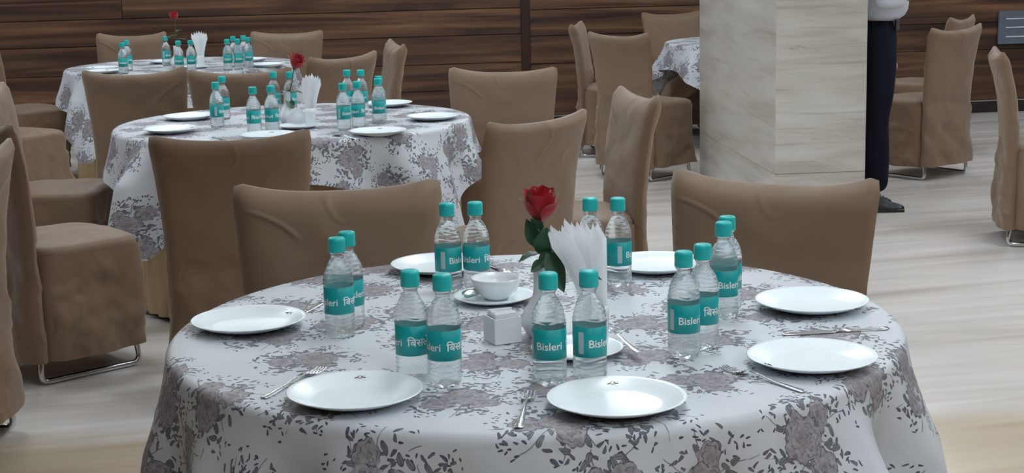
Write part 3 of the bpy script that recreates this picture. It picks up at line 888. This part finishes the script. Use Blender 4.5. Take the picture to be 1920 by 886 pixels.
cutlery('knife', -1.07, 5.99, -1.17, 6.17, 'steel knife left of the front centre plate on the middle table')

# ------------------------------------------------------------------ vases, roses, napkin fans, cube
def make_vase(x, y, label, z=ZT):
    t = thing('bud_vase', label, 'vase', (x, y, z), 0, 'white bud vases')
    bm = bmesh.new(); lathe(bm, [(.001, .001), (.022, 0), (.027, .004), (.038, .022), (.040, .036), (.031, .054), (.018, .074), (.0145, .088), (.0142, .11), (.0155, .132), (.0160, .136), (.0145, .135), (.0125, .11), (.012, .09), (.001, .085)], 48, close_bottom=True, close_top=True)
    bmesh.ops.recalc_face_normals(bm, faces=bm.faces); mesh_obj('vase_body', bm, MCER, t); return t
make_vase(.052, 2.870, 'white bud vase with a red rose on the nearest table')
make_vase(-.930, 6.60, 'white bud vase with a red rose on the middle table')
make_vase(-2.085, 9.95, 'white bud vase with a small rose on the farthest table')

def petal_mesh(R, H, op, wid, seed, curl):
    rng = random.Random(seed); bm = bmesh.new(); rows = []; nu, nv = 10, 9
    for j in range(nv + 1):
        v = j / nv; row = []
        prof = R * (sin(min(1, v * 1.25) * pi / 2) ** .8) * (1 + op * v)
        if v > .75: prof += curl * (v - .75) ** 1.4 * R * 3.2
        for i in range(nu + 1):
            u = -1 + 2 * i / nu
            a = u * wid * (.35 + .65 * sin(pi * min(1, .15 + v * .75)))
            rr = prof * (1 - .06 * u * u) + .0009 * sin(5 * u + seed)
            z = H * (v - .10 * u * u * v) + (-curl * .35 * H * max(0, v - .8)) + .0012 * sin(4 * u + seed * 2) * v
            row.append((rr * cos(a), rr * sin(a), z))
        rows.append(row)
    grid(bm, rows); return bm
def leaf_mesh(L, W, bend):
    bm = bmesh.new(); rows = []
    for j in range(11):
        v = j / 10; hw = W * sin(pi * v ** .8) ** .9 + .0002; y = L * v
        rows.append([(hw * u, y, -bend * v * v * L + .22 * abs(u) * hw + .001 * sin(v * 20) * abs(u)) for u in (-1, -.6, -.25, 0, .25, .6, 1)])
    grid(bm, rows); return bm
def leaf_dir(parent, base, tip, W, bend=.3, facing=(0, -1, .25)):
    b, e = Vector(base), Vector(tip); y = (e - b); L = y.length; y.normalize()
    n = Vector(facing); n = (n - y * n.dot(y)).normalized(); x = y.cross(n)
    o = mesh_obj('leaf', leaf_mesh(L, W, bend), MLEAF, parent)
    M = Matrix((x, y, n)).transposed().to_4x4(); M.translation = b - parent.location; o.matrix_local = M
def make_rose(base, head, size, tilt, leaves, label, open_=1.0, seed=1):
    base, head = Vector(base), Vector(head)
    t = thing('rose', label, 'flower', base, 0, 'red roses in vases')
    d = head - base; mid = d * .5 + Vector((.006, 0, 0))
    pts = [Vector((0, 0, 0)) * (1 - k) ** 2 + mid * 2 * k * (1 - k) + d * k * k for k in [i / 8 for i in range(9)]]
    bm = bmesh.new(); tube(bm, pts, .0022, 7); mesh_obj('stem', bm, MSTEM, t)
    R = size; Rm = Matrix.Rotation(tilt[0], 4, 'Y') @ Matrix.Rotation(tilt[1], 4, 'X')
    bm = bmesh.new(); lathe(bm, [(.001, -.004), (.004, -.003), (.0075, .002), (.009, .007), (.004, .010)], 14, close_bottom=True, close_top=True)
    for k in range(5):
        a = k * 2 * pi / 5; g = [[(cos(a) * (.006 + .012 * v) - sin(a) * w_ * .0035 * (1 - v), sin(a) * (.006 + .012 * v) + cos(a) * w_ * .0035 * (1 - v), .003 - .006 * v) for w_ in (-1, 0, 1)] for v in (0, .33, .66, 1)]
        grid(bm, g)
    o = mesh_obj('calyx', bm, MLEAF, t); o.matrix_local = Matrix.Translation(d) @ Rm
    lay = [(.24, 1.0, 0, 1.9, 3, .0), (.42, 1.03, .0, 1.5, 3, .05), (.60, 1.04, .0, 1.3, 3, .1), (.78, 1.0, .05 * open_, 1.2, 4, .3 * open_), (.92, .95, .10 * open_, 1.15, 4, .6 * open_), (1.0, .80, .12 * open_, .9, 3, 1.3 * open_)]
    k = 0
    for li, (rf, hf, op, wid, n, curl) in enumerate(lay):
        for i in range(n):
            bm = petal_mesh(R * rf, R * 2.1 * hf, op, wid, seed + k, curl)
            o = mesh_obj('petal', bm, MR, t)
            o.matrix_local = Matrix.Translation(d) @ Rm @ Matrix.Rotation(2 * pi * i / n + li * .7, 4, 'Z'); k += 1
    for (f, az, el, L, W, bend) in leaves:
        p = pts[min(8, int(f * 8))]
        o = mesh_obj('leaf', leaf_mesh(L, W, bend), MLEAF, t)
        o.matrix_local = Matrix.Translation(p) @ Matrix.Rotation(az, 4, 'Z') @ Matrix.Rotation(el, 4, 'X')
    return t
rt1 = make_rose((.052, 2.870, ZT + .10), (.052, 2.860, .968), .031, (.06, .06),
          [(.9, 2.6, .9, .045, .012, .2), (.5, 2.2, .3, .05, .016, .5)],
          'large red rose with green leaves on the nearest table', .55)
for b, e, W, bend in (((.054, 2.862, .908), (.064, 2.840, .962), .019, .1), ((.066, 2.850, .918), (.092, 2.800, .852), .018, .1), ((.068, 2.850, .932), (.142, 2.745, .898), .012, .25),
                      ((.046, 2.868, .922), (.028, 2.862, .975), .014, .15), ((.050, 2.860, .892), (.082, 2.835, .915), .016, .1), ((.056, 2.850, .900), (.034, 2.830, .884), .010, .1)):
    leaf_dir(rt1, b, e, W, bend)
make_rose((-.930, 6.60, ZT + .10), (-.895, 6.60, .978), .030, (.45, .1), [(.25, -1.9, .2, .06, .02, .3), (.15, 1.5, .4, .06, .022, .5), (.1, -2.4, -.3, .055, .02, .5), (.3, 2.6, .5, .05, .018, .4)],
          'tilted red rose on a long bare stem on the middle table', .8, 20)
make_rose((-2.085, 9.95, ZT + .10), (-2.08, 9.95, 1.045), .026, (-.1, .1), [(.55, .6, .3, .06, .02, .3), (.45, -1.5, .4, .07, .022, .5), (.6, 2.4, .3, .06, .02, .5), (.35, -2.4, .3, .06, .02, .4), (.7, -.5, .5, .06, .018, .4), (.5, 1.5, .2, .07, .02, .4)],
          'small dark red rose with leafy stem on the farthest table', .5, 40)

def make_fan(x, y, rz, lean, label, n=12, H=.19, spread=.55, seed=3):
    t = thing('napkin_fan', label, 'napkins', (x, y, ZT + .004), rz, 'fans of folded white napkins')
    rng = random.Random(seed)
    bm = bmesh.new(); lathe(bm, [(.001, .002), (.020, .001), (.021, .004), (.023, .055), (.0235, .075), (.0220, .075), (.0215, .055), (.019, .006), (.001, .005)], 32, close_bottom=True, close_top=True)
    bmesh.ops.recalc_face_normals(bm, faces=bm.faces); o = mesh_obj('holder', bm, MCER, t)
    for k in range(n):
        f = (k + .5) / n * 2 - 1
        bm = bmesh.new(); yoff = .006 * sin(k * 2.4); ang = f * spread + lean
        h = H * (1 - .06 * abs(f) + rng.uniform(-.03, .02)); rows = []
        w0, w1 = .0085, .0145 + rng.uniform(-.002, .002); tw = rng.uniform(-.35, .35)
        for j in range(9):
            v = j / 8; bend = ang * (.25 + .75 * v)
            cx_ = sin(bend) * h * v * (.55 + .45 * v) + .010 * f; cz = h * v * (1 - .12 * abs(ang) * v)
            wd = (w0 + (w1 - w0) * v ** 1.2)
            if v > .95: wd *= .12
            row = []
            for u in (-1, -.5, 0, .5, 1):
                fold = .0035 * (1 - abs(u)) * (1 if k % 2 else -1)
                zz = cz + (.006 * (1 - abs(u)) if v > .9 else 0)
                row.append((cx_ + u * wd * cos(tw * v), yoff + fold + u * wd * sin(tw * v) + .016 * v * sin(k * 1.9), zz + .012 - u * wd * sin(bend) * .7))
            rows.append(row)
        grid(bm, rows)
        mesh_obj('napkin', bm, MPAPER, t)
    return t
make_fan(.150, 2.785, .1, -.20, 'fan of folded white paper napkins behind the centre foreground bottles', 11, .222, .19)
make_fan(-.815, 6.44, .0, .06, 'fan of folded white paper napkins on the middle table', 9, .20, .15, 9)
make_fan(-1.915, 9.86, .0, .0, 'fan of folded white paper napkins on the farthest table', 10, .21, .22, 15)

cb = thing('sachet_box', 'small white square box of paper sachets in front of the bowl', 'box', (-.022, 2.845, ZT), .42)
bm = bmesh.new()
for sx, sy, lx, ly in ((0, .0255, .054, .003), (0, -.0255, .054, .003), (.0255, 0, .003, .048), (-.0255, 0, .003, .048)): box(bm, (sx, sy, .024), (lx, ly, .048), None, .0008)
box(bm, (0, 0, .002), (.05, .05, .004)); mesh_obj('box_body', bm, MCER, cb, False)
random.seed(4)
for k in range(7):
    bm = bmesh.new(); box(bm, (0, 0, 0), (.044, .0055, .052), None, .0012)
    o = mesh_obj('sachet', bm, MPAPER, cb, False); o.location = (random.uniform(-.001, .001), -.0205 + k * .0068, .0315 + random.uniform(-.001, .003)); o.rotation_euler = (random.uniform(-.06, .06), random.uniform(-.04, .04), 0)

# folded napkin beside the middle vase
bm = bmesh.new()
grid(bm, [[(-.05, -.012, .0), (0, -.022, .0), (.05, -.012, .0)], [(-.045, -.005, .03), (0, -.010, .034), (.045, -.004, .026)], [(-.03, 0, .055), (0, .002, .062), (.02, .004, .04)]])
bmesh.ops.solidify(bm, geom=bm.faces[:], thickness=.002)
fn = mesh_obj('folded_napkin', bm, MPAPER); fn.location = (-.87, 6.5, ZT + .016); tag(fn, 'folded white napkin standing beside the vase on the middle table', 'napkin')

# ------------------------------------------------------------------ the standing person behind the pier
def skin(name, V, E, Rd, m, parent, sub=2, label=None):
    me = bpy.data.meshes.new(name); me.from_pydata([Vector(v) for v in V], E, []); me.materials.append(m)
    o = bpy.data.objects.new(name, me); COL.objects.link(o); o.parent = parent
    md = o.modifiers.new('skin', 'SKIN'); md.use_smooth_shade = True; md.branch_smoothing = .6
    for i, r in enumerate(Rd):
        me.skin_vertices[0].data[i].radius = (r, r) if not isinstance(r, tuple) else r
        me.skin_vertices[0].data[i].use_root = (i == 0)
    s = o.modifiers.new('sub', 'SUBSURF'); s.levels = sub; s.render_levels = sub
    if label: o['label'] = label
    return o
MSKIN = mat_plain('warm_skin', srgb(176, 128, 104), .5, .4, var=.06)
MNAVY = mat_plain('navy_trouser_cloth', srgb(16, 20, 34), .8, .2, var=.15, bump=.2, bs=300)
MSHIRT = mat_plain('white_shirt_cloth', srgb(214, 220, 232), .75, .3, var=.03, bump=.2, bs=300)
MSHOE = mat_plain('black_shoe_leather', srgb(34, 40, 46), .35, .5, var=.15)
MHAIR = mat_plain('black_hair', srgb(20, 17, 16), .6, .3, var=.2)
pn = thing('person', 'person in white shirt and navy trousers standing half hidden behind the stone pier', 'person', (1.99, 8.48, 0), -pi / 2)
V = [(0, 0, .98), (0, -.01, 1.12), (0, -.015, 1.27), (0, -.02, 1.42), (0, -.015, 1.49), (0, .005, 1.55), (0, .02, 1.62), (0, .02, 1.69),
     (.17, -.03, 1.40), (.215, -.05, 1.13), (.20, .12, 1.16), (.19, .19, 1.175),
     (-.17, -.02, 1.40), (-.21, .0, 1.13), (-.20, .07, .90), (-.195, .085, .83)]
E = [(0, 1), (1, 2), (2, 3), (3, 4), (4, 5), (5, 6), (6, 7), (3, 8), (8, 9), (9, 10), (10, 11), (3, 12), (12, 13), (13, 14), (14, 15)]
Rd = [(.11, .09), (.11, .09), (.11, .09), (.085, .065), .050, .064, .082, .084, .050, .040, .030, .026, .050, .040, .030, .026]
# fingers
def hand(i0, p, dr, sd, up_):
    p, dr, sd, up_ = Vector(p), Vector(dr).normalized(), Vector(sd).normalized(), Vector(up_).normalized()
    b = len(V); V.append(p + dr * .05); Rd.append((.034, .016)); E.append((i0, b))
    for k, L in enumerate((.036, .042, .039, .030)):
        q = p + dr * .085 + sd * (.027 - .018 * k); i = len(V)
        V.append(q); Rd.append(.0095); E.append((b, i))
        V.append(q + dr * L - up_ * .008); Rd.append(.0085); E.append((i, i + 1))
        V.append(q + dr * L * 1.7 - up_ * .026); Rd.append(.007); E.append((i + 1, i + 2))
    i = len(V); q = p + dr * .03 + sd * .034
    V.append(q); Rd.append(.012); E.append((b, i)); V.append(q + dr * .03 + sd * .014 - up_ * .010); Rd.append(.0095); E.append((i, i + 1))
    V.append(q + dr * .055 + sd * .012 - up_ * .022); Rd.append(.008); E.append((i + 1, i + 2))
hand(11, (.19, .19, 1.175), (0, 1, .1), (-1, 0, 0), (0, 0, 1))
hand(15, (-.195, .085, .83), (.05, .15, -1), (0, 1, 0), (-1, 0, 0))
body = skin('body', V, E, Rd, MSKIN, pn)
bm = bmesh.new(); tube(bm, [(.066 * cos(a), -.012 + .066 * sin(a), 1.475 - .014 * sin(a)) for a in [2 * pi * i / 24 for i in range(24)]], .016, 8, True)
o = mesh_obj('collar', bm, MSHIRT, pn); o['label'] = 'white shirt collar'
# face pieces and hair
bm = bmesh.new(); r = bmesh.ops.create_uvsphere(bm, u_segments=24, v_segments=16, radius=1)
bmesh.ops.transform(bm, matrix=Matrix.Translation((0, .005, 1.668)) @ Matrix.Diagonal((.086, .100, .090, 1)), verts=bm.verts)
bmesh.ops.delete(bm, geom=[v for v in bm.verts if (v.co.y > .035 and v.co.z < 1.715) or v.co.z < 1.60], context='VERTS'); mesh_obj('hair', bm, MHAIR, pn)
bm = bmesh.new()
for sx in (-1, 1):
    r = bmesh.ops.create_uvsphere(bm, u_segments=10, v_segments=8, radius=.009); bmesh.ops.translate(bm, vec=(.030 * sx, .083, 1.648), verts=r['verts'])
mesh_obj('eyes', bm, MDARK, pn)
bm = bmesh.new(); tube(bm, [(0, .095, 1.645), (0, .112, 1.615), (0, .100, 1.605)], [.006, .011, .008], 8)
for sx in (-1, 1): tube(bm, [(.076 * sx, .015, 1.66), (.084 * sx, .0, 1.64), (.078 * sx, .01, 1.61)], [.008, .012, .007], 8)
mesh_obj('nose_and_ears', bm, MSKIN, pn)
bm = bmesh.new(); tube(bm, [(-.022, .086, 1.582), (0, .094, 1.580), (.022, .086, 1.582)], [.003, .006, .003], 8)
mesh_obj('mouth', bm, mat_plain('lip', srgb(140, 80, 74), .5, .3), pn)
skin('shirt', [(0, .02, 1.0), (0, .02, 1.13), (0, -.015, 1.27), (0, -.02, 1.41), (0, -.015, 1.475), (.175, -.03, 1.405), (.218, -.05, 1.13), (.205, .10, 1.16), (-.175, -.02, 1.405), (-.213, .0, 1.13), (-.203, .06, .94)],
     [(0, 1), (1, 2), (2, 3), (3, 4), (3, 5), (5, 6), (6, 7), (3, 8), (8, 9), (9, 10)],
     [(.150, .135), (.178, .165), (.165, .140), (.15, .125), (.080, .080), (.092, .092), (.064, .064), (.052, .052), (.092, .092), (.060, .060), (.046, .046)], MSHIRT, pn, 2, 'white shirt, untucked at the front')
skin('trousers', [(0, -.005, 1.08), (0, -.01, .93), (.095, .0, .84), (.10, -.01, .66), (.10, -.03, .50), (.10, -.025, .30), (.10, -.022, .10),
                  (-.095, .0, .84), (-.10, .0, .66), (-.10, -.02, .50), (-.10, -.05, .30), (-.10, -.055, .10)],
     [(0, 1), (1, 2), (2, 3), (3, 4), (4, 5), (5, 6), (1, 7), (7, 8), (8, 9), (9, 10), (10, 11)],
     [(.15, .115), (.15, .125), (.095, .105), (.083, .088), (.072, .070), (.078, .076), (.066, .068), (.095, .105), (.083, .088), (.070, .068), (.070, .070), (.058, .060)], MNAVY, pn, 2, 'navy trousers')
bm = bmesh.new(); box(bm, (.085, .078, 1.000), (.035, .02, .055), None, .004); o = mesh_obj('belt_pouch', bm, mat_plain('grey_pouch', srgb(70, 76, 84), .4, .5), pn, False)
for sx in (1, -1):
    y0 = -.035 if sx > 0 else -.055
    bm = bmesh.new(); secs = [(-.075, .030, .055), (-.06, .040, .095), (-.02, .043, .105), (.03, .042, .090), (.07, .044, .062), (.11, .046, .050), (.145, .040, .040), (.165, .020, .028)]
    rows = []
    for y, hw, h in secs:
        rows.append([Vector((sx * .10 + hw * cos(a) * (1 if sin(a) < .2 else .8), y0 + y, max(.004, .012 + (h - .012) * max(0, sin(a))))) for a in [2 * pi * i / 16 for i in range(17)]])
    grid(bm, rows); bmesh.ops.remove_doubles(bm, verts=bm.verts, dist=.0005); bmesh.ops.holes_fill(bm, edges=bm.edges); bmesh.ops.recalc_face_normals(bm, faces=bm.faces)
    so = mesh_obj('shoe', bm, MSHOE, pn)
    bm = bmesh.new(); box(bm, (sx * .10, y0 + .045, .008), (.088, .232, .016), None, .006); mesh_obj('sole', bm, MBLACK, so, False)
    bm = bmesh.new()
    for k in range(4): tube(bm, [(sx * .10 - .018, y0 + .035 + k * .016, .088 - k * .010), (sx * .10, y0 + .04 + k * .016, .096 - k * .010), (sx * .10 + .018, y0 + .035 + k * .016, .088 - k * .010)], .002, 5)
    mesh_obj('laces', bm, MBLACK, so)
